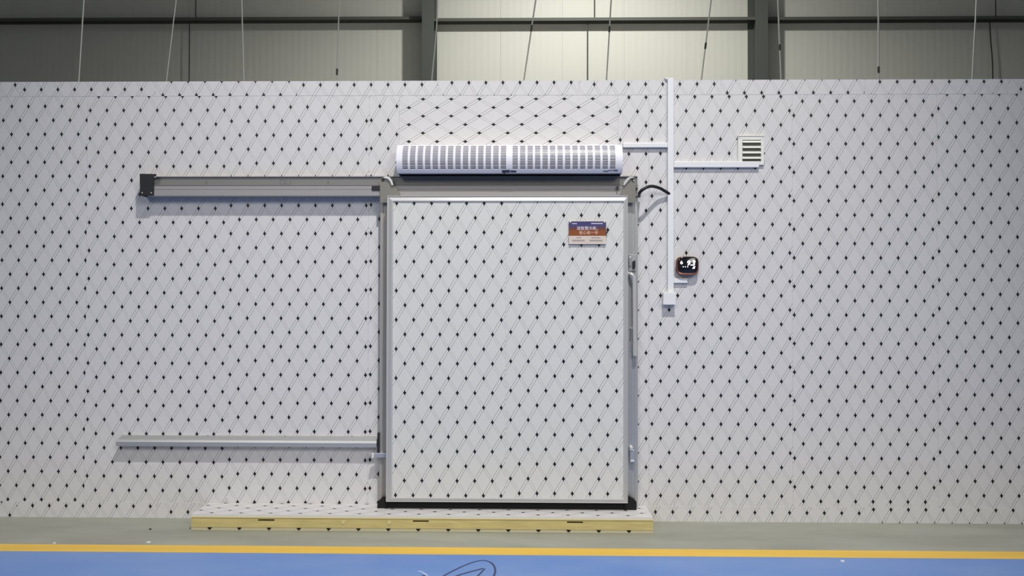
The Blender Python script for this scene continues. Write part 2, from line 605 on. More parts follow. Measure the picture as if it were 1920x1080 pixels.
# ================================================================== panel room: front wall
X = lambda px, py=540, Y=0.0: P(px, py, Y).x
Z = lambda px, py, Y=0.0: P(px, py, Y).z
ZTOP = Z(960, 151)
ZF_T = Z(960, 178.5)       # lower edge of top flashing
ZF_B = Z(960, 946.5)       # upper edge of bottom flashing
seam = {'a': X(161.5), 'b': X(428.5), 'c': X(691), 'd': X(748.5, 220), 'e': X(1159, 220), 'f': X(1217, 560), 'g': X(1486), 'h': X(1758.5)}
PW = seam['b'] - seam['a']
xs = [seam['a'] - 2 * PW, seam['a'] - PW, seam['a'], seam['b'], seam['c'], seam['d'], seam['e'], seam['f'], seam['g'], seam['h'], seam['h'] + PW, seam['h'] + 2 * PW]
RX0, RX1 = xs[0], xs[-1]
RDEPTH = 7.6
ZLINT = Z(960, 372)

core = MB()
core.box(RX0, seam['d'], 0.012, 0.10, 0, ZTOP - 0.004)
core.box(seam['e'], RX1, 0.012, 0.10, 0, ZTOP - 0.004)
core.box(seam['d'], seam['e'], 0.012, 0.10, ZLINT, ZTOP - 0.004)
wf = core.build('wall_front', 'seam')
tag(wf, 'white insulated panel wall printed with black lozenges and crossing lines', 'wall', kind='structure')
wf_inv = Matrix.Translation(-wf.location)


def wall_part(mb, name, mat, uvf=None, smooth=False):
    o = mb.build(name, mat, wf, uvf, smooth)
    o.matrix_parent_inverse = wf_inv
    return o


G = 0.0003
refs = [P(18.5, 566.75) - Vector((0.31, 0, 0.05)), P(18.5, 566.75), P(182, 548.75), P(495.5, 543.75), P(695, 543), None, P(1211.25, 448.25), P(1303, 554.25), P(1505.5, 563.75), P(1777.5, 551.75), P(1777.5, 551.75) + Vector((0.3, 0, 0.04))]
for i in range(len(xs) - 1):
    a, b = xs[i] + G, xs[i + 1] - G
    if i == 5:
        lref = P(793.25, 186)
        wall_part(MB().box(a, b, 0.0, 0.014, ZLINT, ZF_T + 0.01), 'lintel_panel', 'film', film_uv(lref, True))
        continue
    wall_part(MB().box(a, b, 0.0, 0.014, 0.0, ZF_T + 0.01), 'wall_panel', 'film', film_uv(refs[i]))

tops = [(-500, -230, (28, 159)), (-230, 36, (28, 159)), (36, 292, (77, 168)), (292, 557, (352.5, 152)), (557, 821, (632.25, 159)), (821, 1085, (847.25, 155)),
        (1085, 1351, (1114.25, 158)), (1351, 1621, (1396, 174)), (1621, 1889, (1650, 153.2)), (1889, 2160, (1914.5, 167)), (2160, 2420, (1914.5, 167))]
for a, b, rf in tops:
    xa, xb = max(RX0, X(a, 160)), min(RX1, X(b, 160))
    r = P(*rf, -0.003)
    mb = MB()
    mb.prism_x([(0.0, ZF_T), (-0.0012, ZF_T), (-0.0012, ZTOP), (0.11, ZTOP), (0.11, ZTOP - 0.003), (0.0, ZTOP - 0.003)], xa + 0.0002, xb - 0.0002)
    wall_part(mb, 'top_flashing', 'film', film_uv(r))
bots = [(-500, -230, (18, 966)), (-230, 31, (18, 966)), (31, 292, (60.75, 948)), (292, 557, (320.5, 960)), (557, 745, (640, 960)),
        (1165, 1351, (1229, 960)), (1351, 1622, (1383, 961)), (1622, 1892, (1638, 955.5)), (1892, 2160, (1900, 957)), (2160, 2420, (1900, 957))]
for a, b, rf in bots:
    xa, xb = max(RX0, X(a, 960)), min(RX1, X(b, 960))
    r = P(*rf, -0.003)
    wall_part(MB().box(xa + 0.0002, xb - 0.0002, -0.0015, 0.0, 0.0, ZF_B), 'bottom_flashing', 'film', film_uv(r))

# side walls and roof of the room
for nm, xa, xb, lab in (('wall_left', RX0, RX0 + 0.1, 'left end wall of the insulated panel room'), ('wall_right', RX1 - 0.1, RX1, 'right end wall of the insulated panel room')):
    o = MB().box(xa, xb, 0.115, RDEPTH, 0, ZTOP - 0.11).build(nm, 'sheet')
    tag(o, lab, 'wall', kind='structure')
o = MB().box(RX0, RX1, 0.115, RDEPTH, ZTOP - 0.105, ZTOP - 0.005).build('roof_slab', 'sheet')
tag(o, 'flat white roof of the insulated panel room', 'roof', kind='structure')

# ================================================================== door frame jambs
ZPLAT = 0.105
JY = -0.058
JTOP = Z(960, 368, JY)


def jamb(name, x0, x1, label):
    prof = [(x0, 0.0), (x0, JY + 0.010), (x0 + 0.004, JY), (x0 + 0.022, JY), (x0 + 0.024, JY + 0.004), (x0 + 0.040, JY + 0.004), (x0 + 0.042, JY), (x1, JY), (x1, 0.0)]
    if name == 'trim_2':
        prof = [(x0 + x1 - a, b) for a, b in prof][::-1]
    o = MB().prism_z(prof, ZPLAT, JTOP).build(name, 'alu_warm' if name == 'trim_1' else 'alu')
    return tag(o, label, 'door frame', kind='structure')


jamb('trim_1', X(711.5, 600, JY), X(775, 600, JY), 'left aluminium jamb beside the sliding door')
jamb('trim_2', X(1140, 600, JY), X(1196.5, 600, JY), 'right aluminium jamb behind the door handle')

# ================================================================== sliding door
DY = -0.150
dx0, dx1 = X(724.5, 640, DY), X(1177.3, 640, DY)
dz0, dz1 = Z(960, 942.5, DY), Z(960, 367, DY)
door = thing('door_1', 'white printed sliding cold room door with aluminium edging', 'door', kind='structure')
ix0, ix1 = X(736.5, 640, DY), X(1169, 640, DY)
iz0, iz1 = Z(960, 934, DY), Z(960, 378.5, DY)
MB().box(dx0 + 0.003, dx1 - 0.003, DY + 0.008, -0.066, dz0 + 0.003, dz1 - 0.003).build('leaf_core', 'sheet', door)
xsm = X(948.5, 640, DY)
MB().box(ix0 - 0.004, xsm - 0.0001, DY + 0.002, DY + 0.010, iz0 - 0.004, iz1 + 0.004).build('door_skin', 'film_door', door, film_uv(P(775.75, 545, DY)))
MB().box(xsm + 0.0001, ix1 + 0.004, DY + 0.002, DY + 0.010, iz0 - 0.004, iz1 + 0.004).build('door_skin', 'film_door', door, film_uv(P(974.25, 595.25, DY)))


def mitred(side):
    """edge moulding with a raised outer bead, mitred at both ends"""
    prof = [(0.0, 0.03), (0.0, 0.002), (0.003, -0.002), (0.006, -0.001), (0.007, 0.004), (0.80, -0.006), (0.95, -0.005), (1.0, 0.002)]
    wl, wr, wt, wbm = ix0 - dx0, dx1 - ix1, dz1 - iz1, iz0 - dz0
    vs = []
    for u, d in prof:
        uu = lambda wdt: u if u < 0.1 else u * wdt
        if side in ('left', 'right'):
            wdt = wl if side == 'left' else wr
            a = uu(wdt)
            x = dx0 + a if side == 'left' else dx1 - a
            fr = a / wdt
            vs += [(x, DY + d, dz0 + fr * wbm), (x, DY + d, dz1 - fr * wt)]
        else:
            wdt = wt if side == 'top' else wbm
            a = uu(wdt)
            z = dz1 - a if side == 'top' else dz0 + a
            fr = a / wdt
            vs += [(dx0 + fr * wl, DY + d, z), (dx1 - fr * wr, DY + d, z)]
    n = len(prof)
    fs = [(2 * i, 2 * i + 1, 2 * i + 3, 2 * i + 2) for i in range(n - 1)]
    fs.append((2 * n - 2, 2 * n - 1, 1, 0))
    fs += [tuple(2 * i for i in range(n)), tuple(2 * i + 1 for i in reversed(range(n)))]
    return MB().add(vs, fs)


for sd in ('left', 'right', 'top', 'bottom'):
    mitred(sd).build('edge_trim', 'edge', door)
# rubber sweep
sx0, sx1 = X(714, 948, -0.1), X(1188, 948, -0.1)
MB().rbox(sx0, sx1, -0.105, -0.062, ZPLAT + 0.001, dz0 + 0.012, 0.006).build('bottom_seal', 'rubber', door)
# end lobes of the sweep
x0, x1 = X(707.5, 945, -0.11), X(726, 945, -0.11)
z1 = Z(715, 934, -0.11)
MB().prism_y([(x0, ZPLAT + 0.002), (x1, ZPLAT + 0.002), (x1, z1 + 0.004), (x0 + 0.028, z1 - 0.006), (x0 + 0.008, z1 - 0.02), (x0, z1 - 0.045)], -0.112, -0.068).build('seal_lobe', 'rubber', door)
x0, x1 = X(1170, 945, -0.11), X(1193.5, 945, -0.11)
z1 = Z(1190, 938, -0.11)
MB().prism_y([(x0, ZPLAT + 0.002), (x1, ZPLAT + 0.002), (x1, z1 - 0.012), (x1 - 0.01, z1), (X(1181, 930, -0.11), z1 + 0.02), (x0, z1 + 0.02)], -0.112, -0.068).build('seal_lobe', 'rubber', door)

# hanger brackets at the top corners
HY = -0.100


def pts2(lst, Y):
    return [(P(a, b, Y).x, P(a, b, Y).z) for a, b in lst]


hl = [(712.5, 380), (712.5, 341), (714.5, 335), (719, 331.5), (725, 331), (731, 333.5), (735, 339), (738, 347), (744, 353), (749, 362), (750, 380)]
b1 = MB().prism_y(pts2(hl, HY), HY, HY + 0.012).build('hanger_bracket', 'bracket', door)
rim = [(718, 332.5), (725, 330), (731, 332.5), (735, 338), (738, 347), (734, 347), (731.5, 340), (727, 335.5), (721, 334)]
MB().prism_y(pts2(rim, HY - 0.012), HY - 0.014, HY).build('bracket_rim', 'alu_light', b1)
c = P(718, 337, HY)
MB().disc_y((c.x, c.z), 0.010, HY - 0.006, HY + 0.002).build('bolt', 'black', b1)
hr = [(1160, 380), (1163, 366), (1167, 354), (1168.5, 347), (1174, 339.5), (1181, 332.5), (1187, 331.5), (1191, 334), (1192, 341), (1192, 380)]
b2 = MB().prism_y(pts2(hr, HY), HY, HY + 0.012).build('hanger_bracket', 'bracket', door)
rim = [(1168.5, 347), (1170, 341), (1175, 334.5), (1181, 331), (1188, 331), (1187, 333.5), (1182, 334.5), (1177, 340), (1171, 347.5)]
MB().prism_y(pts2(rim, HY - 0.012), HY - 0.014, HY).build('bracket_rim', 'alu_light', b2)
c = P(1187.3, 337.5, HY)
MB().disc_y((c.x, c.z), 0.010, HY - 0.004, HY + 0.002).build('bolt', 'black', b2)
MB().disc_y((c.x + 0.003, c.z - 0.004), 0.0055, HY - 0.007, HY).build('bolt_glint', 'chrome', b2)  # small chrome disc put in for the glint on the bolt
MB().box(X(1156.5, 350, -0.1), X(1159, 350, -0.1), -0.104, -0.09, Z(1157, 356, -0.1), Z(1157, 349, -0.1)).build('stop_pin', 'black', door)
MB().box(X(1192, 350, -0.1), X(1195, 350, -0.1), -0.1, -0.05, Z(1193, 356, -0.1), Z(1193, 350.5, -0.1)).build('stop_pin', 'black', door)

# lever handle on the lock edge
hy = -0.092
hp = [(1171, 514.5), (1178, 513.5), (1184, 514.5), (1187.8, 519), (1188.8, 527), (1189.2, 545), (1189.6, 600), (1190, 660)]
hpts = catmull([P(a, b, hy if i > 1 else hy + 0.02) for i, (a, b) in enumerate(hp)], 5)
h = MB().tube(hpts, 0.0120, 12).build('handle', 'chrome', door, smooth=True)
MB().tube([P(1190.2, 639, hy), P(1190.6, 667, hy)], 0.0145, 12).build('grip_sleeve', 'chrome', h, smooth=True)
for px, py in ((1184, 615.5), (1189.5, 638)):
    c = P(px, py, hy - 0.012)
    MB().disc_y((c.x, c.z), 0.004, hy - 0.016, hy + 0.035, 8).build('screw', 'chrome', h)
a, b = P(1179.5, 477, -0.07), P(1193, 508, -0.07)
MB().rbox(a.x, b.x, -0.068, -0.057, b.z, a.z, 0.002, 1).build('lock_plate', 'alu', door)
a, b = P(1179.5, 481, -0.08), P(1184, 499, -0.08)
MB().rbox(a.x, b.x, -0.080, -0.066, b.z, a.z, 0.005).build('key_cover', 'steel', door)
a, b = P(1186, 488, -0.08), P(1191.3, 504, -0.08)
MB().prism_y([(a.x, b.z), (b.x - 0.003, b.z), (b.x, b.z + 0.012), (b.x, a.z), (a.x + 0.003, a.z - 0.006), (a.x, a.z - 0.012)], -0.078, -0.066).build('lock_cylinder', 'black', door)
a, b = P(1181, 837, -0.09), P(1190.5, 868, -0.09)
lt = MB().rbox(a.x, b.x, -0.085, -0.058, b.z, a.z - 0.025, 0.003).build('lower_latch', 'steel', door)
MB().rbox(a.x - 0.002, b.x - 0.012, -0.092, -0.062, a.z - 0.03, a.z, 0.006).build('latch_tongue', 'chrome', lt)
MB().rbox(a.x + 0.004, b.x - 0.004, -0.090, -0.084, b.z + 0.006, b.z + 0.018, 0.002).build('latch_lip', 'chrome', lt)
# guide bracket running behind the low rail
gy = -0.085
a, b = P(700.5, 849.5, gy), P(726, 858.5, gy)
gb = MB().rbox(a.x, b.x, gy, gy + 0.03, b.z, a.z, 0.003).build('guide_bracket', 'steel', door)
a, b = P(707.3, 812, gy), P(710.8, 849, gy)
MB().box(a.x, b.x, gy + 0.005, gy + 0.03, b.z, a.z).build('guide_slot_dark', 'black', gb)  # black strip put in for the dark gap above the bracket
a, b = P(696.8, 850, gy), P(700.6, 859, gy)
MB().rbox(a.x, b.x, gy - 0.004, gy + 0.028, b.z, a.z, 0.004).build('guide_roller', 'white', gb)

# ================================================================== top track of the sliding door
TY0, TY1 = -0.050, -0.084
track = thing('door_track', 'long aluminium sliding door track with black end cap', 'track')
tx0, tx1 = X(266, 347, TY1), X(1196.5, 347, TY1)
zt, zm, zb = Z(955, 325.5, -0.148) - 0.0025, Z(700, 347.5, TY1), Z(700, 368, TY1)
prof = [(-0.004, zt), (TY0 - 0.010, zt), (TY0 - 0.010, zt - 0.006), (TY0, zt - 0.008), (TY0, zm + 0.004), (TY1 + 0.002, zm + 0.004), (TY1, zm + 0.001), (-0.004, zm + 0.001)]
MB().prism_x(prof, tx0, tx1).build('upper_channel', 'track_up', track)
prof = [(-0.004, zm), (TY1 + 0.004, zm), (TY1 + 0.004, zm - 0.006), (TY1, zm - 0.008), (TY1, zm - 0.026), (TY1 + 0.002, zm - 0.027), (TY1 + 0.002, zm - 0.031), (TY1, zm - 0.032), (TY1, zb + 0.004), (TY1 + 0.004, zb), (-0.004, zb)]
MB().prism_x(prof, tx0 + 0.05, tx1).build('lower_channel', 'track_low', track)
cx0, cx1 = X(262.5, 345, -0.09), X(288.5, 345, -0.09)
cz0, cz1 = Z(275, 366.5, -0.09), Z(275, 326, -0.09)
cap = MB()
cap.prism_y([(cx0 + 0.004, cz0), (cx1, cz0), (cx1, cz1 - 0.075), (cx1 - 0.012, cz1 - 0.07), (cx1, cz1 - 0.062), (cx1 + 0.018, cz1 - 0.002), (cx0, cz1)], -0.096, -0.088)
cap.box(cx0, cx0 + 0.006, -0.09, -0.004, cz0, cz1)
cap_o = cap.build('end_cap', 'black', track)
for px, py in ((266.8, 361.5), (283.7, 361.5), (291, 332)):
    c = P(px, py, -0.097)
    MB().disc_y((c.x, c.z), 0.0045, -0.100, -0.094, 8).build('screw', 'chrome', cap_o)
a, b = P(697, 348.5, -0.09), P(713, 357, -0.09)
MB().rbox(a.x, b.x, -0.092, -0.08, b.z, a.z, 0.003).build('bump_stop', 'black', track)
text_mesh('stamp', 'DU', 0.055, (P(535, 342, TY0).x, P(535, 341.5, TY0).z), 'mark', track, TY0 - 0.0012)
text_mesh('stamp', 'B', 0.03, (P(387, 342.5, TY0).x, P(387, 342.5, TY0).z), 'mark', track, TY0 - 0.0012)
text_mesh('stamp', 'R', 0.035, (P(616, 342.5, TY0).x, P(616, 342.5, TY0).z), 'mark', track, TY0 - 0.0012)

# ================================================================== low guide rail
gr = thing('guide_rail', 'low grey aluminium guide rail with a cut left end', 'rail')
GY = -0.066
gx0, gx1 = X(217, 828, GY), X(706, 828, GY)
gzt, gzb = Z(460, 817.5, -0.02), Z(460, 838, GY)
prof = [(0, gzt), (-0.028, gzt), (-0.050, gzt - 0.016), (-0.060, gzt - 0.022), (GY, gzt - 0.036), (GY, gzb + 0.003), (GY + 0.004, gzb), (GY + 0.010, gzb), (GY + 0.010, gzb + 0.006), (0, gzb + 0.006)]
mb = MB()
n = len(prof)
cut = [0.02, 0.02, 0.012, 0.006, 0.0, 0.003, 0.004, 0.004, 0.004, 0.004]
vs = [(gx0 + c_, y, z) for (y, z), c_ in zip(prof, cut)] + [(gx1, y, z) for y, z in prof]
fs = [(i, (i + 1) % n, n + (i + 1) % n, n + i) for i in range(n)] + [tuple(range(n - 1, -1, -1)), tuple(range(n, 2 * n))]
mb.add(vs, fs).build('rail_profile', 'alu', gr)
for px in (246, 535, 390, 660):
    c = P(px, 819.5, -0.02)
    MB().disc_y((c.x, gzt + 0.002), 0.005, -0.03, -0.018, 8).build('fixing_screw', 'steel', gr)

# ================================================================== threshold slab
FYP = F(800, 967, ZPLAT).y
sl = thing('threshold_slab', 'low sandwich panel step with exposed yellow foam edge under the door', 'step')
px0, px1 = F(386, 944.5, ZPLAT).x, F(1211, 945.5, ZPLAT).x
yb = -0.004
ref = F(443.6, 948, ZPLAT)
fxl, fxr = F(357, 967, ZPLAT).x, F(1221.5, 967, ZPLAT).x
pl, pr = (px0 + fxl) / 2, (px1 + fxr) / 2
top = MB()
top.box(pl, pr, FYP, yb, ZPLAT - 0.002, ZPLAT)
top.build('top_sheet', 'film', sl, lambda co: (co.y - ref.y, co.x - ref.x))
MB().box(pl, pr, FYP - 0.001, FYP + 0.002, ZPLAT - 0.014, ZPLAT - 0.0005).build('sheet_lip', 'sheet', sl)
MB().rbox(pl - 0.001, pr + 0.001, FYP - 0.004, FYP + 0.05, ZPLAT - 0.0225, ZPLAT - 0.0145, 0.002, 1).build('foam_ledge', 'foam_light', sl)
cz0_, cz1_ = 0.022, ZPLAT - 0.0225
slots = [(483.5, 514.5), (774, 804), (1063, 1093)]
sz = Z(800, 977.5, FYP)
fcore = MB()
fcore.box(pl, pr, FYP + 0.02, yb, cz0_, ZPLAT - 0.003)
fcore.box(pl, pr, FYP, FYP + 0.02, sz + 0.0055, cz1_)
fcore.box(pl, pr, FYP, FYP + 0.02, cz0_, sz - 0.0055)
edges = [pl]
for a, b in slots:
    edges += [X(a, 977, FYP), X(b, 977, FYP)]
edges.append(pr)
for i in range(0, len(edges), 2):
    fcore.box(edges[i], edges[i + 1], FYP, FYP + 0.02, sz - 0.0055, sz + 0.0055)
fcore.build('foam_core', 'foam', sl)
for i in range(1, len(edges) - 1, 2):
    MB().box(edges[i] - 0.001, edges[i + 1] + 0.001, FYP + 0.014, FYP + 0.0195, sz - 0.006, sz + 0.006).build('slot_shade', 'rubber', sl)  # black pieces put the shade inside the open slots into colour
for px, py in ((643.5, 979), (730, 979.5)):
    c = P(px, py, FYP)
    MB().disc_y((c.x, c.z), 0.013, FYP - 0.003, FYP + 0.005).build('foam_plug', 'foam_light', sl)
bref = P(393.5, 984.5, FYP)
MB().prism_x([(FYP - 0.001, 0.020), (FYP - 0.003, 0.0015), (yb, 0.0015), (yb, 0.021)], pl - 0.001, pr + 0.001).build('bottom_sheet', 'edge_dull', sl)
mk = MB().prism_y([(-0.014, 0.0208), (0.014, 0.0208), (0.008, 0.013), (0.002, 0.007), (-0.002, 0.007), (-0.008, 0.013)], FYP - 0.0045, FYP + 0.002)
me_mark = None
xm = bref.x
while xm < pr - 0.02:
    if me_mark is None:
        om = mk.build('edge_print_mark', 'rubber', sl)
        me_mark = om.data
    else:
        om = bpy.data.objects.new('edge_print_mark', me_mark)
        COL.objects.link(om)
        om.parent = sl
    om.location.x = xm
    xm += PB
MB().box(pl + 0.01, pr - 0.01, FYP + 0.004, yb, 0.0, 0.0016).build('bottom_gasket', 'rubber', sl)

# ================================================================== air curtain
ac = thing('air_curtain', 'long white air curtain with two slotted grilles above the door', 'air curtain')
ACY = -0.18
ax0, ax1 = X(743, 298, ACY), X(1167.5, 298, ACY)
az1, az0 = Z(955, 270.5, -0.13), Z(955, 325.5, -0.148)
AH = az1 - az0
# outline of the nose from top to bottom (depth, height fraction)
nose = catmull([Vector((-0.085, az1, 0)), Vector((-0.128, az1 - 0.004, 0)), Vector((-0.158, az1 - 0.030, 0)), Vector((-0.180, az1 - 0.075, 0)), Vector((-0.188, az1 - 0.118, 0)),
                Vector((-0.180, az1 - 0.158, 0)), Vector((-0.162, az0 + 0.008, 0)), Vector((-0.148, az0, 0))], 8)
nose = [(q.x, q.y) for q in nose]
cum = [0]
for i in range(1, len(nose)):
    cum.append(cum[-1] + math.dist(nose[i], nose[i - 1]))
TOT = cum[-1]


def on_nose(s, inset=0.0):
    d = s * TOT
    for i in range(1, len(nose)):
        if cum[i] >= d - 1e-9:
            t = (d - cum[i - 1]) / (cum[i] - cum[i - 1])
            a, b = nose[i - 1], nose[i]
            ty, tz = (b[0] - a[0]), (b[1] - a[1])
            l = math.hypot(ty, tz)
            nrm = (tz / l, -ty / l)          # pointing outwards (-y)
            return (a[0] + ty * t - nrm[0] * inset, a[1] + tz * t - nrm[1] * inset)
    return nose[-1]


def z_to_s(z):
    lo, hi = 0.0, 1.0
    for _ in range(40):
        m_ = (lo + hi) / 2
        if on_nose(m_)[1] > z:
            lo = m_
        else:
            hi = m_
    return lo


def proj_s(py):
    """fraction along the nose seen at picture row py"""
    best, bs = 1e9, 0
    inv = cam_rot.transposed()
    for k in range(401):
        y, z = on_nose(k / 400)
        v = inv @ (Vector((0, y, z)) - cam_loc)
        row = 540 - FPX * v.y / -v.z
        if abs(row - py) < best:
            best, bs = abs(row - py), k / 400
    return bs


TH = 0.006
s_a, s_b = proj_s(273.5), proj_s(316.5)


def strip(mb, x0, x1, s0, s1, out=0.0, thick=TH, n=8):
    outer = [on_nose(s0 + (s1 - s0) * i / n, -out) for i in range(n + 1)]
    inner = [on_nose(s0 + (s1 - s0) * i / n, thick) for i in range(n + 1)]
    mb.prism_x(outer + inner[::-1], x0, x1)


gcols = [(754.5, 949.0), (961.0, 1153.8)]
gx = [(X(a, 295, ACY), X(b, 295, ACY)) for a, b in gcols]
shell = MB()
strip(shell, ax0, gx[0][0], 0, 1, n=40)
strip(shell, gx[0][1], gx[1][0], 0, 1, n=40)
strip(shell, gx[1][1], ax1, 0, 1, n=40)
for a, b in gx:
    strip(shell, a, b, 0, s_a, n=14)
    strip(shell, a, b, s_b, 1, n=14)
# end cheeks, back and top
cheek = [(0.0, az1)] + nose + [(0.0, az0)]
shell.prism_x([(y * 0.985, z) for y, z in cheek], ax0 + 0.0005, ax0 + 0.004)
shell.prism_x([(y * 0.985, z) for y, z in cheek], ax1 - 0.004, ax1 - 0.0005)
shell.box(ax0, ax1, -0.09, 0.0, az1 - 0.004, az1)
shell.build('casing', 'curtain', ac, smooth=True)
inner = MB()
inner.prism_x([(-0.002, az1 - 0.006)] + [on_nose(i / 40, 0.014) for i in range(1, 40)] + [(-0.002, az0 + 0.003)], ax0 + 0.006, ax1 - 0.006)
inner.build('inner_housing', 'curtain_in', ac)
ROWS, NCOL = 16, 14
for gi, (a, b) in enumerate(gx):
    g = MB()
    pitch = (b - a + 0.0145) / NCOL
    for k in range(1, NCOL):
        xb_ = a + k * pitch
        strip(g, xb_ - 0.0145, xb_, s_a, s_b, n=12)
    for r_ in range(1, ROWS):
        sc_ = s_a + (s_b - s_a) * r_ / ROWS
        hw = (s_b - s_a) / ROWS * 0.20
        strip(g, a, b, sc_ - hw, sc_ + hw, out=-0.0012, thick=TH, n=1)
    g.build('grille', 'curtain', ac)
# outlet flap under the nose
MB().rbox(X(827, 327, -0.14), X(1085, 327, -0.14), -0.147, -0.10, az0 - 0.001, az0 + 0.004, 0.002, 1).build('outlet_slot', 'black', ac)
for px in (767, 818):
    MB().rbox(X(px - 1.5, 326, -0.14), X(px + 2.5, 326, -0.14), -0.149, -0.11, az0 - 0.001, az0 + 0.005, 0.002, 1).build('flap_clip', 'black', ac)
# stickers on the lower lip
yS = min(on_nose(proj_s(321.5))[0], on_nose(proj_s(318))[0])


def sticker(px0, px1, py0, py1, mat, name='sticker'):
    s0, s1 = proj_s(py0), proj_s(py1)
    mb = MB()
    outer = [on_nose(s0 + (s1 - s0) * i / 3, -0.0012) for i in range(4)]
    inn = [on_nose(s0 + (s1 - s0) * i / 3, 0.001) for i in range(4)]
    mb.prism_x(outer + inn[::-1], X(px0, 320, -0.175), X(px1, 320, -0.175))
    return mb.build(name, mat, ac)


st = sticker(941, 956, 318.6, 323.8, 'sticker')
sticker(957, 968, 319.6, 323.2, 'sticker')
sticker(943.5, 947, 324, 327, 'sticker', 'pull_tab')
sticker(1131.5, 1141, 319.8, 322.4, 'sticker_grey', 'marking')
sticker(1141, 1151, 318.6, 320.6, 'sticker_grey', 'marking')
sticker(1151, 1158.5, 317.8, 321.6, 'sticker_grey', 'marking')


# ================================================================== cable ducts
def duct_box(name, label, x0, x1, z0, z1, depth, horizontal, group='white cable ducts'):
    t = thing(name, label, 'cable duct', group)
    cx, cz = (x0 + x1) / 2, z0
    t.location = (cx, 0, cz)
    e = 0.0025
    if horizontal:
        MB().rbox(x0 - cx, x1 - cx, -depth * 0.6, 0.0, 0, z1 - z0, 0.0015, 1).build('base', 'duct', t)
        MB().rbox(x0 - cx - 0.0005, x1 - cx + 0.0005, -depth, -depth * 0.55, -e * 0.4, z1 - z0 + e * 0.4, 0.003, 2).build('lid', 'duct', t)
    else:
        MB().rbox(x0 - cx, x1 - cx, -depth * 0.6, 0.0, 0, z1 - z0, 0.0015, 1).build('base', 'duct', t)
        MB().rbox(x0 - cx - e * 0.4, x1 - cx + e * 0.4, -depth, -depth * 0.55, 0, z1 - z0, 0.003, 2).build('lid', 'duct', t)
    return t


dY = -0.025
vd = duct_box('cable_duct', 'tall vertical white cable duct rising past the wall top', X(1252.3, 350, dY), X(1263, 350, dY), Z(1257, 548, dY), Z(1257, 146.5, dY), 0.027, False)
duct_box('cable_duct', 'short white cable duct running to the air curtain', X(1168.5, 272, dY), X(1251.8, 272, dY), Z(1210, 276, dY), Z(1210, 268, dY), 0.024, True)
ld = duct_box('cable_duct', 'white horizontal cable duct under the louvred vent', X(1263.6, 308, dY), X(1423.5, 308, dY), Z(1343, 313.5, dY), Z(1343, 303, dY), 0.025, True)
duct_box('cable_duct', 'stubby white cable duct below the temperature display', X(1263.6, 527, dY), X(1289.5, 527, dY), Z(1276, 530.5, dY), Z(1276, 522.5, dY), 0.022, True)
# grey cable ends poking from the ducts
a = P(1424, 306, -0.012)
tag(MB().tube(catmull([a, a + Vector((0.012, 0, -0.001)), a + Vector((0.026, 0, 0.003)), a + Vector((0.031, 0.004, 0.016)), a + Vector((0.031, 0.010, 0.028))], 5), 0.0065, 8).build('cable_end', 'steel', smooth=True),
    'short grey cable leaving the duct end under the louvred vent', 'cable')
a = P(1252, 147.5, -0.012)
tag(MB().tube([a + Vector((0.004, 0, -0.004)), a + Vector((-0.012, 0, 0.0)), a + Vector((-0.022, 0.01, 0.002))], 0.005, 8).build('cable_end', 'steel', smooth=True),
    'tiny grey cable stub beside the tall duct at the wall top', 'cable')

# junction box
jb = thing('junction_box', 'small square white junction box at the foot of the tall duct', 'junction box')
bY = -0.050
jx0, jx1, jz0, jz1 = X(1243.5, 558, bY), X(1267.5, 558, bY), Z(1255, 571.5, bY), Z(1255, 548, bY)
jb.location = ((jx0 + jx1) / 2, 0, jz0)
hw = (jx1 - jx0) / 2
MB().rbox(-hw + 0.001, hw - 0.001, -0.040, 0, 0.001, jz1 - jz0 - 0.001, 0.003).build('back_box', 'duct', jb)
MB().rbox(-hw, hw, -0.052, -0.038, 0, jz1 - jz0, 0.003).build('cover', 'duct', jb)
for sx in (-1, 1):
    MB().disc_y((sx * (hw - 0.01), (jz1 - jz0) / 2), 0.0025, -0.0535, -0.05, 8).build('screw', 'white', jb)

# black power cable looping from the door frame into the tall duct
cp = catmull([P(1198.5, 368, -0.03), P(1200, 360.5, -0.11), P(1210, 352.5, -0.125), P(1222, 349.2, -0.10), P(1236, 352.5, -0.06), P(1248, 359, -0.035), P(1257, 365, -0.014)], 6)
tag(MB().tube(cp, 0.0105, 10).build('power_cable', 'black', smooth=True), 'black power cable arching from the door frame to the duct', 'cable')

# ================================================================== louvred vent
lv = thing('louvre_vent', 'cream square wall vent with four sloping slats', 'vent')
vY = -0.018
vx0, vx1, vz0, vz1 = X(1384, 280, vY), X(1432.5, 280, vY), Z(1408, 309, vY), Z(1408, 254.5, vY)
ox0, ox1, oz0, oz1 = X(1392, 280, vY), X(1427, 280, vY), Z(1408, 302.5, vY), Z(1408, 262, vY)
fr = MB()
fr.box(vx0, vx1, vY, 0, oz1, vz1).box(vx0, vx1, vY, 0, vz0, oz0).box(vx0, ox0, vY, 0, oz0, oz1).box(ox1, vx1, vY, 0, oz0, oz1)
fr.rbox(vx0 - 0.002, vx1 + 0.002, vY - 0.004, 0, vz1 - 0.004, vz1 + 0.002, 0.001, 1)
fr.build('frame', 'cream', lv)
MB().box(ox0, ox1, -0.003, 0.0, oz0, oz1).build('backing', 'vent_in', lv)
ph = (oz1 - oz0) / 4
for k in range(4):
    zt_ = oz1 - k * ph
    MB().prism_x([(-0.006, zt_ - 0.001), (vY - 0.010, zt_ - ph * 0.50), (vY - 0.010, zt_ - ph * 0.58), (-0.006, zt_ - ph * 0.12)], ox0 + 0.0005, ox1 - 0.0005).build('slat', 'cream', lv)
for cx, cz in ((vx0 + 0.012, vz1 - 0.014), (vx1 - 0.010, vz1 - 0.014), (vx0 + 0.012, vz0 + 0.018)):
    MB().disc_y((cx, cz), 0.004, vY - 0.002, vY + 0.001, 8).build('screw', 'steel', lv)


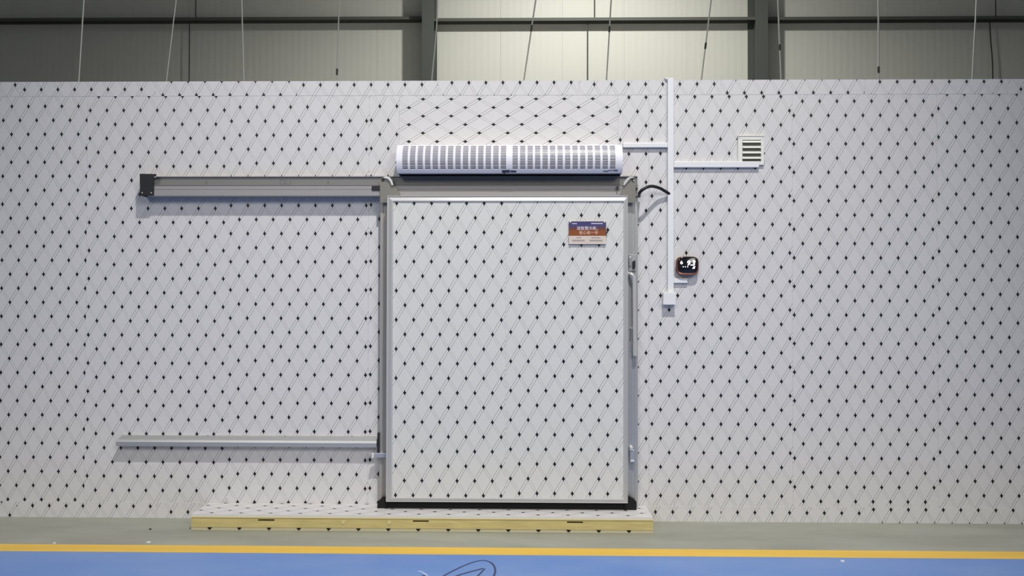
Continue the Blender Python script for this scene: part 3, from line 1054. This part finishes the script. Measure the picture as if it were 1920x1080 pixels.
# ================================================================== temperature display
def superell(cx, cz, rx, rz, n=4.0, k=40):
    out = []
    for i in range(k):
        a = 2 * math.pi * i / k
        c, s = math.cos(a), math.sin(a)
        out.append((cx + rx * math.copysign(abs(c) ** (2 / n), c), cz + rz * math.copysign(abs(s) ** (2 / n), s)))
    return out


td = thing('temperature_display', 'black temperature display with copper rim showing 9.3', 'display')
tY = -0.050
c = P(1289.6, 498.3, tY)
rx, rz = (X(1311, 498, tY) - X(1268.3, 498, tY)) / 2, (Z(1290, 480.5, tY) - Z(1290, 516, tY)) / 2


def loft(name, secs, mat, parent):
    mb = MB()
    rings = []
    for (cx, cz, ax, azz, y) in secs:
        rings.append([(x, y, z) for x, z in superell(cx, cz, ax, azz)])
    k = len(rings[0])
    vs = [p for r in rings for p in r]
    fs = []
    for i in range(len(rings) - 1):
        for j in range(k):
            fs.append((i * k + j, i * k + (j + 1) % k, (i + 1) * k + (j + 1) % k, (i + 1) * k + j))
    fs += [tuple(range(k)), tuple(range((len(rings) - 1) * k, len(rings) * k))]
    return mb.add(vs, fs).build(name, mat, parent, smooth=True)


loft('back_shell', [(c.x, c.z, rx * 0.86, rz * 0.86, 0.0), (c.x, c.z, rx * 0.92, rz * 0.92, -0.022)], 'black', td)
loft('rim', [(c.x, c.z, rx * 0.96, rz * 0.96, -0.020), (c.x, c.z, rx, rz, -0.028), (c.x, c.z, rx * 0.99, rz * 0.99, -0.040), (c.x, c.z, rx * 0.93, rz * 0.92, -0.047), (c.x, c.z, rx * 0.84, rz * 0.80, -0.044)], 'copper', td)
sc = loft('screen', [(c.x + 0.001, c.z + 0.007, rx * 0.86, rz * 0.84, -0.040), (c.x + 0.001, c.z + 0.007, rx * 0.86, rz * 0.84, -0.049), (c.x + 0.001, c.z + 0.007, rx * 0.80, rz * 0.78, -0.052)], 'screen', td)
q = P(1296, 493.3, -0.053)
text_mesh('digits', '9.3', 0.046, (q.x, q.z), 'digits', sc, -0.0535, 0.12, bold=0.0012)
q = P(1303.5, 490.5, -0.053)
MB().disc_y((q.x, q.z), 0.0032, -0.0535, -0.052, 8).build('degree_mark', 'digits', sc)
q = P(1278, 492.3, -0.053)
ic = MB().disc_y((q.x, q.z - 0.003), 0.0082, -0.0535, -0.052, 10)
ic.prism_y([(q.x - 0.009, q.z), (q.x - 0.004, q.z), (q.x + 0.004, q.z + 0.011), (q.x - 0.001, q.z + 0.012)], -0.0535, -0.052)
ic.build('fan_icon', 'digits', sc)
for px in (1281, 1285, 1289.3):
    q = P(px, 500.3, -0.053)
    MB().disc_y((q.x, q.z), 0.0036, -0.0535, -0.052, 6).build('status_dot', 'digits', sc)
q = P(1300.7, 501.3, -0.053)
MB().prism_y([(q.x - 0.010, q.z - 0.009), (q.x + 0.006, q.z - 0.009), (q.x + 0.010, q.z + 0.008), (q.x + 0.001, q.z + 0.008)], -0.0535, -0.052).build('mode_icon', 'digits', sc)

# ================================================================== plaque on the door
pq = thing('plaque', 'small orange and navy printed plaque on the door', 'plaque')
qY = DY - 0.012
qx0, qx1 = X(1066.5, 436, qY), X(1136.5, 436, qY)
qz0, qz1 = Z(1102, 458, qY), Z(1102, 414.5, qY)
zq = lambda py: Z(1102, py, qY)
MB().rbox(qx0, qx1, qY, qY + 0.006, qz0, qz1, 0.0015, 1).build('board', 'cream_print', pq)
MB().box(qx0 + 0.0005, qx1 - 0.0005, qY - 0.0006, qY, zq(442), zq(415)).build('picture_band', 'sunset', pq)
MB().prism_y([(qx1 - 0.001, zq(432.5)), (X(1140, 435, qY), zq(435.7)), (qx1 - 0.001, zq(441.8))], qY - 0.0006, qY).build('arrow_corner', 'sticker', pq)
text_mesh('headline', '选智慧冷库，', 0.024, (X(1101, 428, qY), zq(428)), 'white_print', pq, qY - 0.0012, width=X(1120, 428, qY) - X(1081, 428, qY), bold=0.0004)
text_mesh('headline', '省心省一半', 0.024, (X(1103.5, 436, qY), zq(436)), 'peach_print', pq, qY - 0.0012, width=X(1121.5, 428, qY) - X(1085.5, 428, qY), bold=0.0004)


def bar(px0, px1, py0, py1, mat, name):
    mb = MB()
    a, b = X(px0, 436, qY), X(px1, 436, qY)
    n_ = max(2, int((px1 - px0) / 2.2))
    wd = (b - a) / n_
    for i in range(n_):
        mb.box(a + i * wd, a + i * wd + wd * 0.82, qY - 0.001, qY, zq(py1), zq(py0))
    mb.build(name, mat, pq)


bar(1072.5, 1082, 418.3, 420.3, 'white_print', 'small_print')
bar(1108.5, 1130.5, 418, 420.2, 'white_print', 'small_print')
bar(1081, 1090, 444.7, 446.3, 'grey_print', 'small_print')
bar(1109, 1126, 444.7, 446.5, 'grey_print', 'small_print')
bar(1073, 1097, 449.5, 452.2, 'grey_print', 'small_print')
bar(1105.5, 1130, 449.5, 452.2, 'grey_print', 'small_print')
for cx, cz in ((qx0 + 0.010, qz1 - 0.006), (qx1 - 0.010, qz1 - 0.006), (qx0 + 0.010, qz0 + 0.007), (qx1 - 0.010, qz0 + 0.007)):
    MB().disc_y((cx, cz), 0.005, qY - 0.004, DY + 0.004, 10).build('stud', 'white', pq)

# ================================================================== suspension wires over the room
WY = 3.0
wires = [((157, 0), (147.5, 150), None, 0.010, 'leftmost thin pale suspension wire above the printed wall'),
         ((330, 0), (312, 150), None, 0.008, 'faint slanting suspension wire beside the left dark tie rod'),
         ((453, 0), (457, 150), None, 0.009, 'pale suspension wire midway along the dim left wall bay'),
         ((636, 0), (631.5, 150), 135, 0.010, 'pale suspension wire with a low turnbuckle left of the left column'),
         ((820, 0), (809.5, 152), None, 0.011, 'bent pale suspension wire crossing the edge of the left column'),
         ((1004.5, 0), (982, 152), 53, 0.011, 'most slanted suspension wire in the bright wall bay'),
         ((1146, 0), (1137, 152), 55, 0.011, 'suspension wire just right of the tie rod in the bright wall bay'),
         ((1333.5, 0), (1315, 150), 86, 0.010, 'slanted suspension wire left of the right column'),
         ((1458.5, 0), (1464.5, 150), 89, 0.011, 'bright suspension wire just right of the right column'),
         ((1647, 0), (1647.5, 150), 131, 0.011, 'straight vertical suspension wire midway along the right wall bay'),
         ((1831, 0), (1823, 150), None, 0.010, 'rightmost pale suspension wire above the printed wall')]
for wi, (a, b, tb, r, lab) in enumerate(wires):
    WY = 2.7 if wi % 2 else 3.2
    t = thing('suspension_wire', lab, 'wire', 'suspension wires over the panel room')
    A, B = P(*a, WY), P(*b, WY)
    d = (A - B) / (A.z - B.z)
    base = B + d * (ZTOP - B.z)
    topz = B + d * (CEIL_Z - B.z)
    t.location = base
    pts = [Vector((0, 0, 0)), B - base, A - base, topz - base]
    if lab.startswith('bent'):
        k = P(815.5, 90, WY) - base
        k2 = P(819.3, 40, WY) - base
        pts = [Vector((0, 0, 0)), B - base, k, k2, A - base, topz - base]
    MB().tube(pts, r * 0.75, 6).build('wire', 'wire', t)
    MB().rbox(-0.05, 0.05, -0.05, 0.05, -0.004, 0.006, 0.001, 1).build('anchor_plate', 'steel', t)
    if tb:
        m_ = P(a[0] + (b[0] - a[0]) * tb / 150, tb, WY) - base
        MB().tube([m_ - d * 0.035, m_ - d * 0.025, m_ + d * 0.025, m_ + d * 0.035], [0.008, 0.011, 0.011, 0.008], 8).build('turnbuckle', 'wire_dark', t)

# ================================================================== scraps on the floor
for px, py, s, mat, lab in ((102, 1019.5, 0.010, 'scrap', 'tiny white paper scrap near the yellow line at far left'),
                            (279, 1018, 0.013, 'scrap', 'small round white scrap near the yellow line'),
                            (282, 993, 0.007, 'rubber', 'tiny dark crumb on the concrete left of the step'),
                            (1580, 1053.5, 0.011, 'scrap', 'white scrap on the blue paint at the right')):
    c = F(px, py)
    pr_ = [(c.x + s * random.uniform(0.7, 1.2) * math.cos(k * 0.9), c.y + s * random.uniform(0.7, 1.2) * math.sin(k * 0.9)) for k in range(7)]
    o = MB().prism_z(pr_, 0.0012, 0.0065).build('paper_scrap' if mat == 'scrap' else 'dirt_crumb', mat)
    tag(o, lab, 'scrap' if mat == 'scrap' else 'crumb')
